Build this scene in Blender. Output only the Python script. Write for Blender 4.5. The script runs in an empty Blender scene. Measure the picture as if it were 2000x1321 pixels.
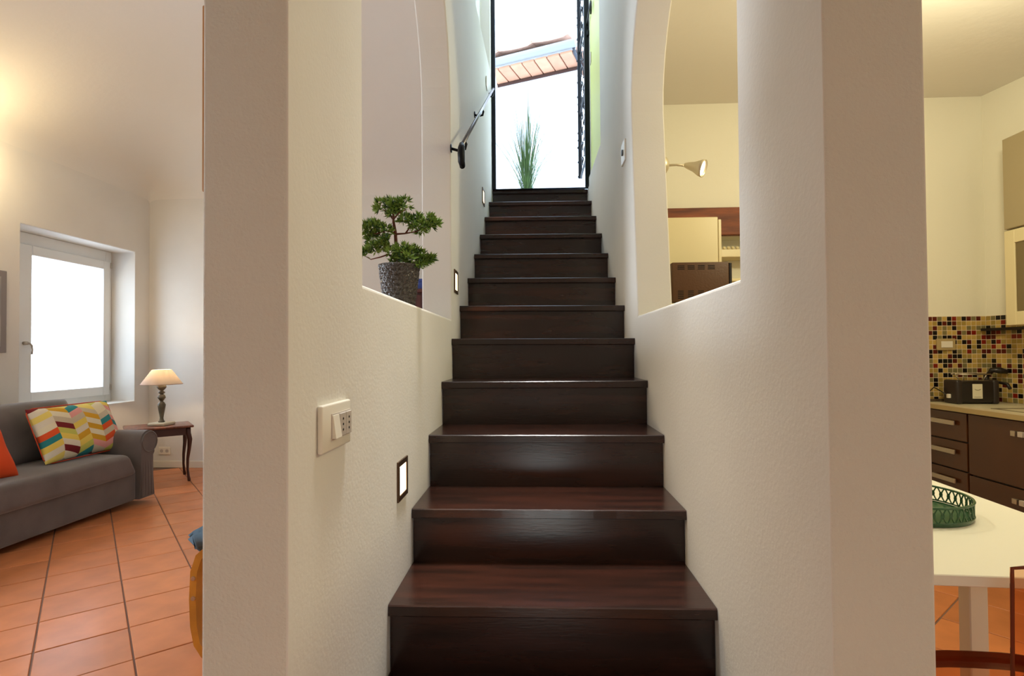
import bpy, bmesh, math, random
from mathutils import Vector, Matrix
random.seed(7)
C = bpy.context.scene.collection
PI = math.pi

# ------------------------------------------------------------ camera
cam_d = bpy.data.cameras.new('camera'); cam = bpy.data.objects.new('camera', cam_d); C.objects.link(cam)
cam_d.sensor_width = 36; cam_d.lens = 18.9; cam_d.shift_y = .00525; cam_d.clip_start = .02; cam_d.clip_end = 200
yaw, pit, rol = math.radians(2.51), math.radians(1.0), .0075
fw = Vector((-math.sin(yaw)*math.cos(pit), math.cos(yaw)*math.cos(pit), math.sin(pit)))
rt = Vector((math.cos(yaw), math.sin(yaw), 0)); up = rt.cross(fw)
cr = rt*math.cos(rol) - up*math.sin(rol); cu = rt*math.sin(rol) + up*math.cos(rol)
M = Matrix.Identity(4)
for i in range(3): M[i][0] = cr[i]; M[i][1] = cu[i]; M[i][2] = -fw[i]
M.translation = (0, 0, 1.24); cam.matrix_world = M
bpy.context.scene.camera = cam

# ------------------------------------------------------------ world, exposure
W = bpy.data.worlds.new('world'); bpy.context.scene.world = W; W.use_nodes = True
bg = W.node_tree.nodes['Background']; bg.inputs[0].default_value = (.64, .81, 1, 1); bg.inputs[1].default_value = 4.2
vs = bpy.context.scene.view_settings
vs.view_transform = 'Standard'; vs.look = 'None'; vs.gamma = 1; vs.use_curve_mapping = False; vs.exposure = .35

def light(name, kind, loc, power, color, size=.1, size_y=None, target=None, spot=None):
    d = bpy.data.lights.new(name, kind); d.energy = power; d.color = color
    if kind == 'AREA':
        d.size = size
        if size_y: d.shape = 'RECTANGLE'; d.size_y = size_y
    else: d.shadow_soft_size = size
    if kind == 'SPOT': d.spot_size = spot; d.spot_blend = .6
    o = bpy.data.objects.new(name, d); C.objects.link(o); o.location = loc
    if target is not None: o.rotation_euler = (Vector(target)-Vector(loc)).to_track_quat('-Z', 'Y').to_euler()
    return o
WARM = (1, .92, .60); WARM2 = (1, .80, .55); COOL = (.86, .92, 1)
light('daylight_living_window', 'AREA', (-5.1, 5.0, 1.6), 12, COOL, 1.3, 1.7, (-3, 5.0, 1.5))
light('added_side_daylight', 'AREA', (-5.0, 1.7, 1.6), 90, COOL, 1.3, 1.6, (0, 1.8, 1.5))  # added fill daylight behind an invented, out-of-view opening in the left wall
light('kitchen_ceiling_lamp', 'POINT', (1.9, 2.15, 2.5), 38, WARM, .12)
light('kitchen_side_fill', 'POINT', (2.4, .62, 1.9), 9, (.96, .95, .62), .15)  # added fill without a fixture, warms the hall and left inner stair wall
light('living_wall_lamp', 'POINT', (-4.0, 3.72, 2.76), 14, (1, .80, .46), .04)
light('living_room_fill', 'POINT', (-2.6, 1.2, 1.9), 7, (.86, .95, 1), .2)  # added fill without a fixture, lifts the living room and right inner wall
light('hall_low_fill', 'POINT', (.05, -.42, .16), 10.5, (.84, .98, .98), .25)  # added fill behind the camera, brightens the pillars towards the floor
light('stairwell_fill_spot', 'SPOT', (.03, 1.75, 4.8), 1000, (.97, .96, .92), .35, target=(.03, 1.45, 0), spot=.40)  # unseen spot added to brighten the lower stair walls

# ------------------------------------------------------------ helpers
def S(r, g, b):
    f = lambda c: (c/255/12.92) if c/255 <= .04045 else ((c/255+.055)/1.055)**2.4
    return (f(r), f(g), f(b), 1)
def tag(o, label, cat, group=None, kind=None):
    if label: o['label'] = label
    if cat: o['category'] = cat
    if group: o['group'] = group
    if kind: o['kind'] = kind
    return o
def thing(name, label, cat, loc=(0, 0, 0), rz=0, group=None):
    o = bpy.data.objects.new(name, None); C.objects.link(o); o.empty_display_size = .05
    o.location = loc; o.rotation_euler = (0, 0, rz); return tag(o, label, cat, group)
def mk(name, bm, mat, parent=None, smooth=False, loc=None, label=None, kind=None):
    me = bpy.data.meshes.new(name)
    bmesh.ops.recalc_face_normals(bm, faces=bm.faces)
    bm.to_mesh(me); bm.free()
    if isinstance(mat, (list, tuple)):
        for m in mat: me.materials.append(m)
    else: me.materials.append(mat)
    if smooth: me.polygons.foreach_set('use_smooth', [True]*len(me.polygons))
    if smooth == 'auto': me.set_sharp_from_angle(angle=math.radians(40))
    o = bpy.data.objects.new(name, me); C.objects.link(o)
    if parent: o.parent = parent
    if loc: o.location = loc
    if label: o['label'] = label
    if kind: o['kind'] = kind
    return o
def B(): return bmesh.new()
def box(bm, a, b, bev=0, seg=2, rot=None):
    r = bmesh.ops.create_cube(bm, size=1); v = r['verts']
    for q in v:
        for i in range(3): q.co[i] = (a[i]+b[i])/2 + q.co[i]*(b[i]-a[i])
    if bev:
        es = list({e for q in v for e in q.link_edges})
        rr = bmesh.ops.bevel(bm, geom=es, offset=bev, segments=seg, affect='EDGES', profile=.5)
        v = list({q for f in rr['faces'] for q in f.verts} | {q for q in v if q.is_valid})
    if rot:
        c = Vector([(a[i]+b[i])/2 for i in range(3)]); bmesh.ops.rotate(bm, cent=c, matrix=rot, verts=v)
    return bm
def tube(bm, pts, r, n=8, caps=True):
    pts = [Vector(p) for p in pts]; rings = []
    rs = r if isinstance(r, (list, tuple)) else [r]*len(pts)
    t0 = (pts[1]-pts[0]).normalized(); nrm = t0.orthogonal().normalized()
    for i, p in enumerate(pts):
        t = (pts[min(i+1, len(pts)-1)]-pts[max(i-1, 0)]).normalized()
        nrm = (nrm - t*nrm.dot(t)); nrm = nrm.normalized() if nrm.length > 1e-6 else t.orthogonal().normalized()
        bn = t.cross(nrm)
        rings.append([bm.verts.new(p + (nrm*math.cos(2*PI*k/n) + bn*math.sin(2*PI*k/n))*rs[i]) for k in range(n)])
    for a, b in zip(rings, rings[1:]):
        for k in range(n): bm.faces.new((a[k], a[(k+1) % n], b[(k+1) % n], b[k]))
    if caps: bm.faces.new(rings[0]); bm.faces.new(rings[-1])
    return bm
def lathe(bm, prof, n=24, c=(0, 0, 0), cap=True):
    rings = []
    for r, z in prof: rings.append([bm.verts.new((c[0]+r*math.cos(2*PI*k/n), c[1]+r*math.sin(2*PI*k/n), c[2]+z)) for k in range(n)])
    for a, b in zip(rings, rings[1:]):
        for k in range(n): bm.faces.new((a[k], a[(k+1) % n], b[(k+1) % n], b[k]))
    if cap: bm.faces.new(rings[0]); bm.faces.new(rings[-1])
    return bm
def prism(bm, poly, axis, a, b):
    def co(p, t):
        return {'X': (t, p[0], p[1]), 'Y': (p[0], t, p[1]), 'Z': (p[0], p[1], t)}[axis]
    A = [bm.verts.new(co(p, a)) for p in poly]; Bv = [bm.verts.new(co(p, b)) for p in poly]
    bm.faces.new(A); bm.faces.new(Bv[::-1]); n = len(poly)
    for i in range(n): bm.faces.new((A[i], Bv[i], Bv[(i+1) % n], A[(i+1) % n]))
    return bm
def ribbon(bm, pts, w, t, waxis=(0, 1, 0)):
    """bent strip along pts: width w along waxis, thickness t across"""
    pts = [Vector(p) for p in pts]; wa = Vector(waxis); rings = []
    for i, p in enumerate(pts):
        tg = (pts[min(i+1, len(pts)-1)]-pts[max(i-1, 0)]).normalized(); nn = tg.cross(wa).normalized()
        rings.append([bm.verts.new(p+wa*sx*w/2+nn*sy*t/2) for sx, sy in ((-1, -1), (1, -1), (1, 1), (-1, 1))])
    for a, b in zip(rings, rings[1:]):
        for k in range(4): bm.faces.new((a[k], a[(k+1) % 4], b[(k+1) % 4], b[k]))
    bm.faces.new(rings[0]); bm.faces.new(rings[-1]); return bm
def puff(bm, w, h, t, n=14, pull=.05, ex=4, wob=.0, seed=0):
    """cushion in local XZ (w by h), thickness t along Y"""
    rnd = random.Random(seed); ph = [rnd.uniform(0, 6) for _ in range(4)]
    g = {}
    for s in (-1, 1):
        for i in range(n+1):
            for j in range(n+1):
                u = -math.cos(PI*i/n); v = -math.cos(PI*j/n)
                edge = i in (0, n) or j in (0, n)
                if s == 1 and edge: g[s, i, j] = g[-1, i, j]; continue
                k = 1-pull*(1-u*u) if abs(v) >= abs(u) else 1-pull*(1-v*v)
                th = t/2*((1-abs(u)**ex)*(1-abs(v)**ex))**.5
                wv = wob*math.sin(3*u+ph[0]+2*v)*math.cos(2.5*v+ph[1]) if wob else 0
                g[s, i, j] = bm.verts.new((u*w/2*(1-pull*(1-v*v)), s*th+wv, v*h/2*(1-pull*(1-u*u))+wv*.6))
    for s in (-1, 1):
        for i in range(n):
            for j in range(n):
                q = [g[s, i, j], g[s, i+1, j], g[s, i+1, j+1], g[s, i, j+1]]
                try: bm.faces.new(q if s < 0 else q[::-1])
                except ValueError: pass
    return bm
def arc(c, r, a0, a1, n=10):
    return [(c[0]+r*math.cos(a0+(a1-a0)*k/n), c[1]+r*math.sin(a0+(a1-a0)*k/n)) for k in range(n+1)]
def cut(o, cutters, bev=0):
    for bm in cutters:
        me = bpy.data.meshes.new('c'); bmesh.ops.recalc_face_normals(bm, faces=bm.faces); bm.to_mesh(me); bm.free()
        co = bpy.data.objects.new('c', me); C.objects.link(co)
        m = o.modifiers.new('b', 'BOOLEAN'); m.operation = 'DIFFERENCE'; m.solver = 'EXACT'; m.object = co
        dg = bpy.context.evaluated_depsgraph_get(); nm = bpy.data.meshes.new_from_object(o.evaluated_get(dg))
        o.modifiers.clear(); o.data = nm; bpy.data.objects.remove(co)
    if bev:
        m = o.modifiers.new('bv', 'BEVEL'); m.width = bev; m.segments = 3; m.limit_method = 'ANGLE'; m.angle_limit = math.radians(50)
        m.harden_normals = False
    return o

# ------------------------------------------------------------ materials
def mat(name, col, rough=.5, metal=0, bump=0, bscale=60, var=0, vscale=4, coat=0, emit=None, estr=0, trans=0, ior=1.45, alpha=1, sheen=0, stretch=None, objrand=0, col2=None, bdist=.01, detail=4):
    m = bpy.data.materials.new(name); m.use_nodes = True; nt = m.node_tree; N = nt.nodes; L = nt.links
    p = N['Principled BSDF']; p.inputs['Base Color'].default_value = col; p.inputs['Roughness'].default_value = rough
    p.inputs['Metallic'].default_value = metal; p.inputs['Coat Weight'].default_value = coat; p.inputs['Coat Roughness'].default_value = .15
    p.inputs['Transmission Weight'].default_value = trans; p.inputs['IOR'].default_value = ior; p.inputs['Alpha'].default_value = alpha
    p.inputs['Sheen Weight'].default_value = sheen
    if emit: p.inputs['Emission Color'].default_value = emit; p.inputs['Emission Strength'].default_value = estr
    tc = N.new('ShaderNodeTexCoord'); mp = N.new('ShaderNodeMapping'); L.new(tc.outputs['Object'], mp.inputs[0])
    if stretch: mp.inputs['Scale'].default_value = stretch
    src = None
    if var:
        n = N.new('ShaderNodeTexNoise'); n.inputs['Scale'].default_value = vscale; n.inputs['Detail'].default_value = detail; L.new(mp.outputs[0], n.inputs[0])
        mx = N.new('ShaderNodeMix'); mx.data_type = 'RGBA'
        c2 = col2 or tuple([c*(1-var) for c in col[:3]]+[1]); mx.inputs[6].default_value = col; mx.inputs[7].default_value = c2
        rp = N.new('ShaderNodeMapRange'); rp.inputs[1].default_value = .35; rp.inputs[2].default_value = .65
        L.new(n.outputs[0], rp.inputs[0]); L.new(rp.outputs[0], mx.inputs[0]); src = mx.outputs[2]
        L.new(src, p.inputs['Base Color'])
    if objrand:
        oi = N.new('ShaderNodeObjectInfo'); mr = N.new('ShaderNodeMapRange'); mr.inputs[3].default_value = 1-objrand; mr.inputs[4].default_value = 1+objrand
        hs = N.new('ShaderNodeHueSaturation'); L.new(oi.outputs['Random'], mr.inputs[0]); L.new(mr.outputs[0], hs.inputs['Value'])
        if src: L.new(src, hs.inputs['Color'])
        else: hs.inputs['Color'].default_value = col
        L.new(hs.outputs[0], p.inputs['Base Color'])
    if bump:
        n = N.new('ShaderNodeTexNoise'); n.inputs['Scale'].default_value = bscale; n.inputs['Detail'].default_value = 3; L.new(mp.outputs[0], n.inputs[0])
        b = N.new('ShaderNodeBump'); b.inputs['Strength'].default_value = bump; b.inputs['Distance'].default_value = bdist
        L.new(n.outputs[0], b.inputs['Height']); L.new(b.outputs[0], p.inputs['Normal'])
    return m
PLASTER = mat('plaster', S(226, 221, 212), .9, bump=.12, bscale=110, bdist=.004, var=.05, vscale=2)
PLASTER_K = mat('kitchen_plaster', S(236, 231, 214), .85, bump=.12, bscale=60, bdist=.004)
CEIL = mat('ceiling_plaster', S(226, 220, 210), .9, bump=.15, bscale=20, bdist=.01)
WOOD = mat('stair_wood', S(52, 27, 19), .25, bump=.12, bscale=40, bdist=.002, var=1, vscale=5, coat=.12, stretch=(.6, 5, 5), col2=S(32, 18, 13))
TILE = mat('terracotta', S(216, 134, 82), .42, var=.16, vscale=6, objrand=.1, bump=.05, bscale=30, bdist=.002, coat=.1)
GROUT = mat('grout', S(134, 106, 94), .9)
BLACK = mat('black_iron', S(22, 24, 27), .45, .6, bump=.3, bscale=120, bdist=.002)
WHITEP = mat('white_plastic', S(232, 224, 208), .35)
GREYP = mat('grey_module', S(196, 186, 176), .35)
WINW = mat('white_window_paint', S(226, 226, 222), .4)
GLASS = mat('glass', (1, 1, 1, 1), .02, trans=1, ior=1.1)
VOILE = bpy.data.materials.new('voile'); VOILE.use_nodes = True
_n = VOILE.node_tree; _n.nodes.clear(); _o = _n.nodes.new('ShaderNodeOutputMaterial'); _t = _n.nodes.new('ShaderNodeBsdfTranslucent'); _d = _n.nodes.new('ShaderNodeBsdfTransparent')
_x = _n.nodes.new('ShaderNodeMixShader'); _x.inputs[0].default_value = .5; _t.inputs[0].default_value = (.95, .97, 1, 1)
_n.links.new(_t.outputs[0], _x.inputs[1]); _n.links.new(_d.outputs[0], _x.inputs[2]); _n.links.new(_x.outputs[0], _o.inputs[0])
METAL = mat('brushed_metal', S(190, 180, 165), .3, .9)
BRONZE = mat('bronze', S(96, 74, 56), .4, .8)
OUTW = mat('outside_render', S(236, 238, 244), .9, bump=.2, bscale=30)

# ------------------------------------------------------------ floor and its tiles
def struct(o): o['kind'] = 'structure'; return o
bm = B(); box(bm, (-4.6, -2.9, -.12), (4.9, 6.1, -.005)); floor = struct(mk('floor', bm, GROUT))
ex, ey = Vector((.655, -.7555, 0)), Vector((-.7555, -.655, 0)); T = .327; O = Vector((-2.077, 2.641, 0))
gap = .0035
def tile_mesh():
    bm = B(); h = T/2-gap
    box(bm, (-h, -h, -.009), (h, h, 0), .0022, 1); me = bpy.data.meshes.new('tile'); bmesh.ops.recalc_face_normals(bm, faces=bm.faces); bm.to_mesh(me); bm.free(); me.materials.append(TILE); return me
tm = tile_mesh(); ang = math.atan2(ex.y, ex.x)
near, rest = [], []
def rxk(y): return 3.11+.2*(3.85-y)
for i in range(-26, 26):
    for j in range(-26, 26):
        p = O+ex*(i+.5)*T+ey*(j+.5)*T
        if not (-4.15 < p.x < rxk(p.y)+.1 and -2.75 < p.y < 5.9): continue
        if -.38 < p.x < .46 and p.y > 1.1: continue
        if -.545 < p.x < .63 and p.y > 4.7: continue
        if p.x > .8 and p.y > 3.95: continue
        d = (p-Vector((0, 0, 1.24))); x = d.dot(cr)/max(d.dot(fw), .01)
        vis = d.dot(fw) > .9 and ((-1.08 < x < -.5) or (.72 < x < 1.08 and p.y < 3.2)) and p.y > .75
        (near if vis else rest).append(p)
near.sort(key=lambda p: p.y)
rest += near[290:]; near = near[:290]
for p in near:
    o = bpy.data.objects.new('floor_tile', tm); C.objects.link(o); o.parent = floor
    o.location = p + Vector((0, 0, random.uniform(-.0008, .0004))); o.rotation_euler = (random.uniform(-.001, .001), random.uniform(-.001, .001), ang+random.choice((0, PI/2, PI, -PI/2)))
bm = B()
for p in rest:
    h = T/2-gap; vs4 = [p+ex*a*h+ey*b*h for a, b in ((-1, -1), (1, -1), (1, 1), (-1, 1))]
    lo = [bm.verts.new((v.x, v.y, -.009)) for v in vs4]; hi = [bm.verts.new((v.x, v.y, -.0002)) for v in vs4]
    bm.faces.new(hi)
    for k in range(4): bm.faces.new((lo[k], lo[(k+1) % 4], hi[(k+1) % 4], hi[k]))
mk('distant_floor_tiles', bm, TILE, floor, kind='stuff')

# ------------------------------------------------------------ stair walls with arched niches
def bentwall(name, xi, xi_end, xo, y0, y1=4.6, z1=4.95):
    bm = B(); ys = [y0, 2.85, y1]
    xs = [xi, xi, xi_end]
    poly = [(x, y) for x, y in zip(xs, ys)] + [(xo, y1), (xo, y0)]
    prism(bm, poly, 'Z', 0, z1); return struct(mk(name, bm, PLASTER))
wl = bentwall('wall_stair_left', -.402, -.352, -.545, .857)
nl = [(1.235, 1.402), (2.567, 1.402), (2.567, 2.44)] + arc((1.901, 2.44), .666, 0, PI, 24)[1:-1] + [(1.235, 2.44)]
c1 = B(); prism(c1, nl, 'X', -.7, -.3)
c2 = B(); box(c2, (-.435, 3.55, 3.58), (-.2, 4.40, 4.85))
cut(wl, [c1, c2], .007)
wr = bentwall('wall_stair_right', .469, .447, .628, .885)
nr = [(1.25, 1.405), (2.487, 1.405), (2.56, 2.0), (2.605, 2.40)] + [(1.925+.68*math.cos(a), 2.42+.6*math.sin(a)) for a in [PI*k/24 for k in range(1, 24)]] + [(1.25, 2.40)]
c1 = B(); prism(c1, nr, 'X', .3, .8)
c2 = B(); box(c2, (.2, 3.71, 2.68), (.505, 4.44, 4.85))
c3 = B(); box(c3, (.2, 4.42, 2.6135), (.4685, 4.7, 4.85))
cut(wr, [c1, c2, c3], .007)
# coarser stippled finish on the pillar ends and outer faces
ROUGHP = mat('stippled_plaster', S(222, 219, 206), .95, bump=.55, bscale=170, bdist=.004, var=.04, vscale=3)
for w_ in (wl, wr):
    w_.data.materials.append(ROUGHP)
    for f in w_.data.polygons:
        if f.normal.y < -.9 and f.center.y < .95: f.material_index = 1
# room shell
def wallbox(name, a, b, m=PLASTER, bev=0):
    bm = B(); box(bm, a, b, bev); return struct(mk(name, bm, m))
ww = wallbox('wall_left', (-4.75, -2.9, 0), (-4.29, 5.95, 4.2))
c1 = B(); box(c1, (-4.9, 4.29, .757), (-4.0, 5.575, 2.352)); c2 = B(); box(c2, (-4.9, 1.0, .757), (-4.0, 2.4, 2.352)); cut(ww, [c1, c2], .008)  # c2: extra opening out of view, added to admit fill daylight
wallbox('wall_far', (-4.75, 5.79, 0), (-.4, 5.95, 4.2))
wallbox('wall_terrace_side', (-.545, 4.6, 0), (-.405, 5.79, 4.2))
wallbox('wall_back', (-4.75, -2.8, 0), (4.9, -2.65, 4.2))
wallbox('wall_hall_header', (-.545, -2.65, 3.0), (-.4, .857, 4.2))
wallbox('wall_stair_header', (-.545, .86, 3.0), (.628, 1.0, 5.0))
wallbox('ceiling_stairwell', (-.545, .86, 4.95), (.628, 2.7, 5.1), CEIL)
wallbox('ceiling_stairwell_end', (-.545, 4.3, 4.95), (.628, 4.62, 5.1), CEIL)  # gap before this piece is an added, unseen skylight for cool fill
wallbox('wall_door_head', (-.545, 4.45, 4.72), (.628, 4.6, 4.95))
wallbox('ceiling_hall', (-.42, -2.8, 3.0), (4.9, .86, 3.12), CEIL)
wallbox('ceiling_kitchen', (.628, .86, 3.0), (4.9, 4.0, 3.12), CEIL)
bm = B(); prism(bm, [(rxk(3.97), 3.97), (rxk(-2.7), -2.7), (rxk(-2.7)+.2, -2.7), (rxk(3.97)+.2, 3.97)], 'Z', 0, 3.0); wkr = struct(mk('wall_right', bm, PLASTER_K))
wk = wallbox('wall_kitchen_back', (.628, 3.85, 0), (3.3, 4.0, 3.0), PLASTER_K)
c1 = B(); box(c1, (1.16, 3.5, .9), (1.95, 3.985, 2.05)); cut(wk, [c1])
bm = B(); box(bm, (1.1, 3.99, .85), (2.0, 4.12, 2.1)); struct(mk('wall_alcove_back', bm, PLASTER_K))
# vaulted ceiling of the living room
def vz(x, y):
    def pr(u): return 2.98 + .13*(1-math.exp(-u/.03)) + .82*(1-(1-min(u/2.3, 1))**2)
    a, b, c = pr(x+4.29), pr(5.79-y), pr(y+2.65)
    k = 14.; return -math.log(math.exp(-k*(a-3))+math.exp(-k*(b-3))+math.exp(-k*(c-3)))/k+3
bm = B()
us = [0, .01, .025, .05, .08, .12, .17, .24, .33, .45, .6, .8, 1.05, 1.35, 1.7, 2.1, 2.5, 2.9, 3.3, 3.6, 3.8, 3.9]
xs = [-4.29+u for u in us if -4.29+u < -.5]
vv = [0, .01, .025, .05, .08, .12, .17, .24, .33, .45, .6, .8, 1.05, 1.35, 1.7, 2.1, 2.5, 3, 3.6, 4.2]
ys = sorted({round(5.79-v, 3) for v in vv} | {round(-2.65+v, 3) for v in vv[:18]})
g = [[bm.verts.new((x, y, vz(x, y))) for y in ys] for x in xs]; g2 = [[bm.verts.new((x, y, vz(x, y)+.1)) for y in ys] for x in xs]
for i in range(len(xs)-1):
    for j in range(len(ys)-1):
        bm.faces.new((g[i][j], g[i+1][j], g[i+1][j+1], g[i][j+1])); bm.faces.new((g2[i][j], g2[i][j+1], g2[i+1][j+1], g2[i+1][j]))
struct(mk('ceiling_living_vault', bm, CEIL, smooth=True))
for nme, a, b in (('baseboard_far', (-4.29, 5.775, 0), (-.55, 5.79, .075)), ('baseboard_left', (-4.29, -2.6, 0), (-4.275, 5.775, .075))):
    wallbox(nme, a, b, WHITEP, .003)

# ------------------------------------------------------------ staircase
st = thing('staircase', 'dark brown stained wooden staircase climbing between two plaster walls to the roof door', 'staircase', (0, .874, 0))
hs = [.189, .378, .567, .742, .935, 1.119, 1.307, 1.488, 1.674, 1.866, 2.053, 2.245, 2.436, 2.613]
def wx(y, side):
    if side < 0: return -.402 if y < 2.85 else -.402+.05*(y-2.85)/1.75
    return .469 if y < 2.85 else .469-.022*(y-2.85)/1.75
for k, z in enumerate(hs):
    Y = .874+.28*k-(0 if k else 0)
    zb = hs[k-1] if k else 0
    if k == 13: yb = 4.6
    else: yb = Y+.28+.024
    bm = B(); n = 12
    e = .0015
    # tread: slightly irregular front edge, rounded nosing
    prof = [(0, -.003), (.003, 0)] + [(yb-Y, 0), (yb-Y, -.03), (.002, -.03), (0, -.027)]
    rnd = random.Random(k); tilt = rnd.uniform(-.002, .002) if k else 0; lean = (-.006 if k > 5 else .0)
    rows = []
    for i in range(n+1):
        f = i/n; off = rnd.uniform(-.0009, .0009)
        row = []
        for q, (dy, dz) in enumerate(prof):
            yy = Y+dy+(off if q in (0, 1, 4, 5) else 0)
            xl, xr = wx(yy, -1)+e, wx(yy, 1)-e
            row.append(bm.verts.new((xl+(xr-xl)*f, yy-.874, z+dz+tilt*(f-.5)*2*.5+lean*(f-.5))))
        rows.append(row)
    for a, b in zip(rows, rows[1:]):
        for q in range(6): bm.faces.new((a[q], a[(q+1) % 6], b[(q+1) % 6], b[q]))
    bm.faces.new(rows[0]); bm.faces.new(rows[-1])
    mk('tread', bm, WOOD, st)
    bm = B(); yr = Y+.022
    prism(bm, [(wx(yr, -1)+.002, yr-.874), (wx(yr, 1)-.002, yr-.874), (wx(yr, 1)-.002, yr-.874+.016), (wx(yr, -1)+.002, yr-.874+.016)], 'Z', max(0, zb-.005), z-.02)
    mk('riser', bm, WOOD, st)

# ------------------------------------------------------------ roof door, iron frame, terrace, house outside
dr = thing('door_frame', 'narrow black iron frame around the opening at the top of the stairs', 'door frame', (0, 4.5, 2.614))
for nme, a, b in (('jamb', (-.352, -.02, 0), (-.322, .03, 2.1)), ('jamb', (.427, -.02, .0), (.468, .03, 2.1)), ('head_rail', (-.322, -.02, 2.06), (.427, .03, 2.1))):
    bm = B(); box(bm, a, b, .003); mk(nme, bm, BLACK, dr)
bm = B(); box(bm, (-.322, -.01, 0), (.427, .05, .006), .002); mk('threshold', bm, BLACK, dr)
bm = B(); tube(bm, [(.452, -.02, 1.37), (.452, -.30, 1.37), (.452, -.33, 1.365), (.452, -.34, 1.34), (.452, -.33, 1.28), (.452, -.32, 1.27)], .007, 8)
mk('lever_handle', bm, BLACK, dr, True)
bm = B(); box(bm, (.45, -.045, 1.27), (.475, -.02, 1.31), .004); mk('lock', bm, BLACK, dr)

gt = thing('iron_gate', 'open ornamental wrought iron gate leaf swung outward beside the doorway', 'gate', (.447, 4.56, 2.9))
for y in (.0, .56):
    bm = B(); box(bm, (-.014-(.01 if y else 0), y, 0), (.012, y+.022, 1.85), .003); mk('stile', bm, BLACK, gt)
for z in (.0, .6, 1.2, 1.83):
    bm = B(); box(bm, (-.008, .02, z), (.008, .56, z+.018), .002); mk('rail', bm, BLACK, gt)
for z0 in [.04+.14*i for i in range(13)]:
    for s in (-1, 1):
        bm = B(); pts = []
        for q in range(22):
            a = q/21*3.6*PI/2; r = .055*(1-q/30)
            pts.append((.004*math.sin(q*.7+z0*9), .29+s*(.12+r*math.cos(a)*1.6), z0+.06+r*math.sin(a)))
        tube(bm, pts, .006, 6); mk('scroll', bm, BLACK, gt, True)
bm = B()
for i in range(26): 
    bmesh.ops.create_icosphere(bm, subdivisions=1, radius=random.uniform(.010, .016), matrix=Matrix.Translation((random.uniform(-.02, -.008), .585, .02+i*.07)))
mk('finials', bm, BLACK, gt, True, kind='stuff')

LIME = mat('lime_paint', S(206, 212, 96), .5)
ld = thing('shutter_leaf', 'lime green painted inner shutter folded back into the right stair wall', 'shutter', (.0, 3.72, 2.685))
bm = B(); box(bm, (.468, 0, .003), (.50, .69, 2.0), .006); mk('panel', bm, LIME, ld)
bm = B(); box(bm, (.462, .60, .9), (.468, .66, .98), .002); mk('latch_plate', bm, METAL, ld)

bm = B(); box(bm, (-.405, 4.6, 2.3), (3.4, 10, 2.6)); struct(mk('floor_terrace', bm, OUTW))
# grass in pot
gp = thing('potted_grass', 'tall thin bladed ornamental grass in a pot outside the roof door', 'plant', (-.075, 5.2, 2.6))
bm = B(); lathe(bm, [(.06, 0), (.075, .13), (.082, .14), (.08, .155), (.07, .155), (.068, .135)], 20); mk('pot', bm, mat('grey_pot', S(90, 92, 90), .7), gp, True)
bm = B(); lathe(bm, [(.0705, .13), (.001, .138)], 20); mk('soil', bm, mat('soil', S(50, 38, 28), .95, bump=.6), gp)
bm = B(); rnd = random.Random(3)
for i in range(210):
    a = rnd.uniform(0, 2*PI); r0 = rnd.uniform(0, .05); L = rnd.uniform(.4, 1.0); out = rnd.uniform(.02, .46)*(1.15 if L < .7 else .7)
    w = rnd.uniform(.0022, .0042); ca, sa = math.cos(a), math.sin(a); prev = None
    px, py = -sa*w, ca*w
    for k in range(6):
        t = k/5; rr = r0+out*t**1.7; z = .13+L*t-.04*t*t*out*4; ww2 = max(.25, (1-t)**.35)
        c = Vector((rr*ca, rr*sa, z)); q = (bm.verts.new(c+Vector((px, py, 0))*ww2+Vector((.0002, 0, 0))), bm.verts.new(c-Vector((px, py, 0))*ww2))
        if prev: bm.faces.new((prev[0], prev[1], q[1], q[0]))
        prev = q
mk('grass_blades', bm, mat('grass', S(100, 130, 72), .6, var=.5, vscale=9), gp, kind='stuff')
# neighbouring house: white wall, eave with terracotta soffit, gutter, barrel tiles
TERRA = mat('roof_terracotta', S(214, 158, 128), .85, objrand=.12, var=.12, vscale=9, bump=.2, bscale=30)
hz = thing('neighbour_house', 'white rendered house with terracotta eave and grey gutter seen through the roof door', 'house', (-.48, 7.0, 2.6), math.atan2(-.36, .933))
# local: +x along eave, -y toward camera; eave right end at x=1.08
bm = B(); box(bm, (-1.6, .18, 0), (1.06, .6, 2.24)); mk('wall', bm, OUTW, hz)
for i in range(14):
    x0 = -1.22+i*.165
    bm = B(); box(bm, (x0, -.16, 2.27+random.uniform(-.003, .003)), (x0+.150, .5, 2.30), .003, 1); mk('soffit_tile', bm, TERRA, hz)
bm = B(); box(bm, (-1.3, .165, 2.225), (1.1, .185, 2.262), .003); mk('trim_board', bm, mat('dark_timber', S(74, 52, 46), .8), hz)
bm = B(); pts = arc((0, 0), .06, PI, 2*PI, 10); po = [(-.20+p[0], 2.372+p[1]*1.1) for p in pts]+[(-.20+p[0]*.93, 2.374+p[1]*1.0) for p in pts[::-1]]
prism(bm, po, 'X', -1.3, 1.14); mk('gutter', bm, mat('zinc', S(158, 162, 164), .5, .3), hz)
bm = B(); box(bm, (-1.3, -.15, 2.30), (1.12, -.135, 2.425)); mk('fascia_board', bm, OUTW, hz)
bm = B(); tube(bm, [(1.1, -.17, 2.36), (1.1, -.13, 2.28), (1.1, .13, 2.24), (1.1, .17, 2.2)], .02, 8); mk('downpipe_bracket', bm, mat('lead', S(84, 86, 94), .6, .4), hz, True)
bm = B(); box(bm, (-1.3, -.13, 2.40), (1.1, 1.2, 2.425), rot=Matrix.Rotation(.12, 3, 'X')); mk('roof_deck', bm, mat('roof_felt', S(60, 40, 34), .9), hz)
PINK = mat('faded_roof_tile', S(226, 178, 156), .85, objrand=.08, var=.2, vscale=12, bump=.3, bscale=30)
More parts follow.
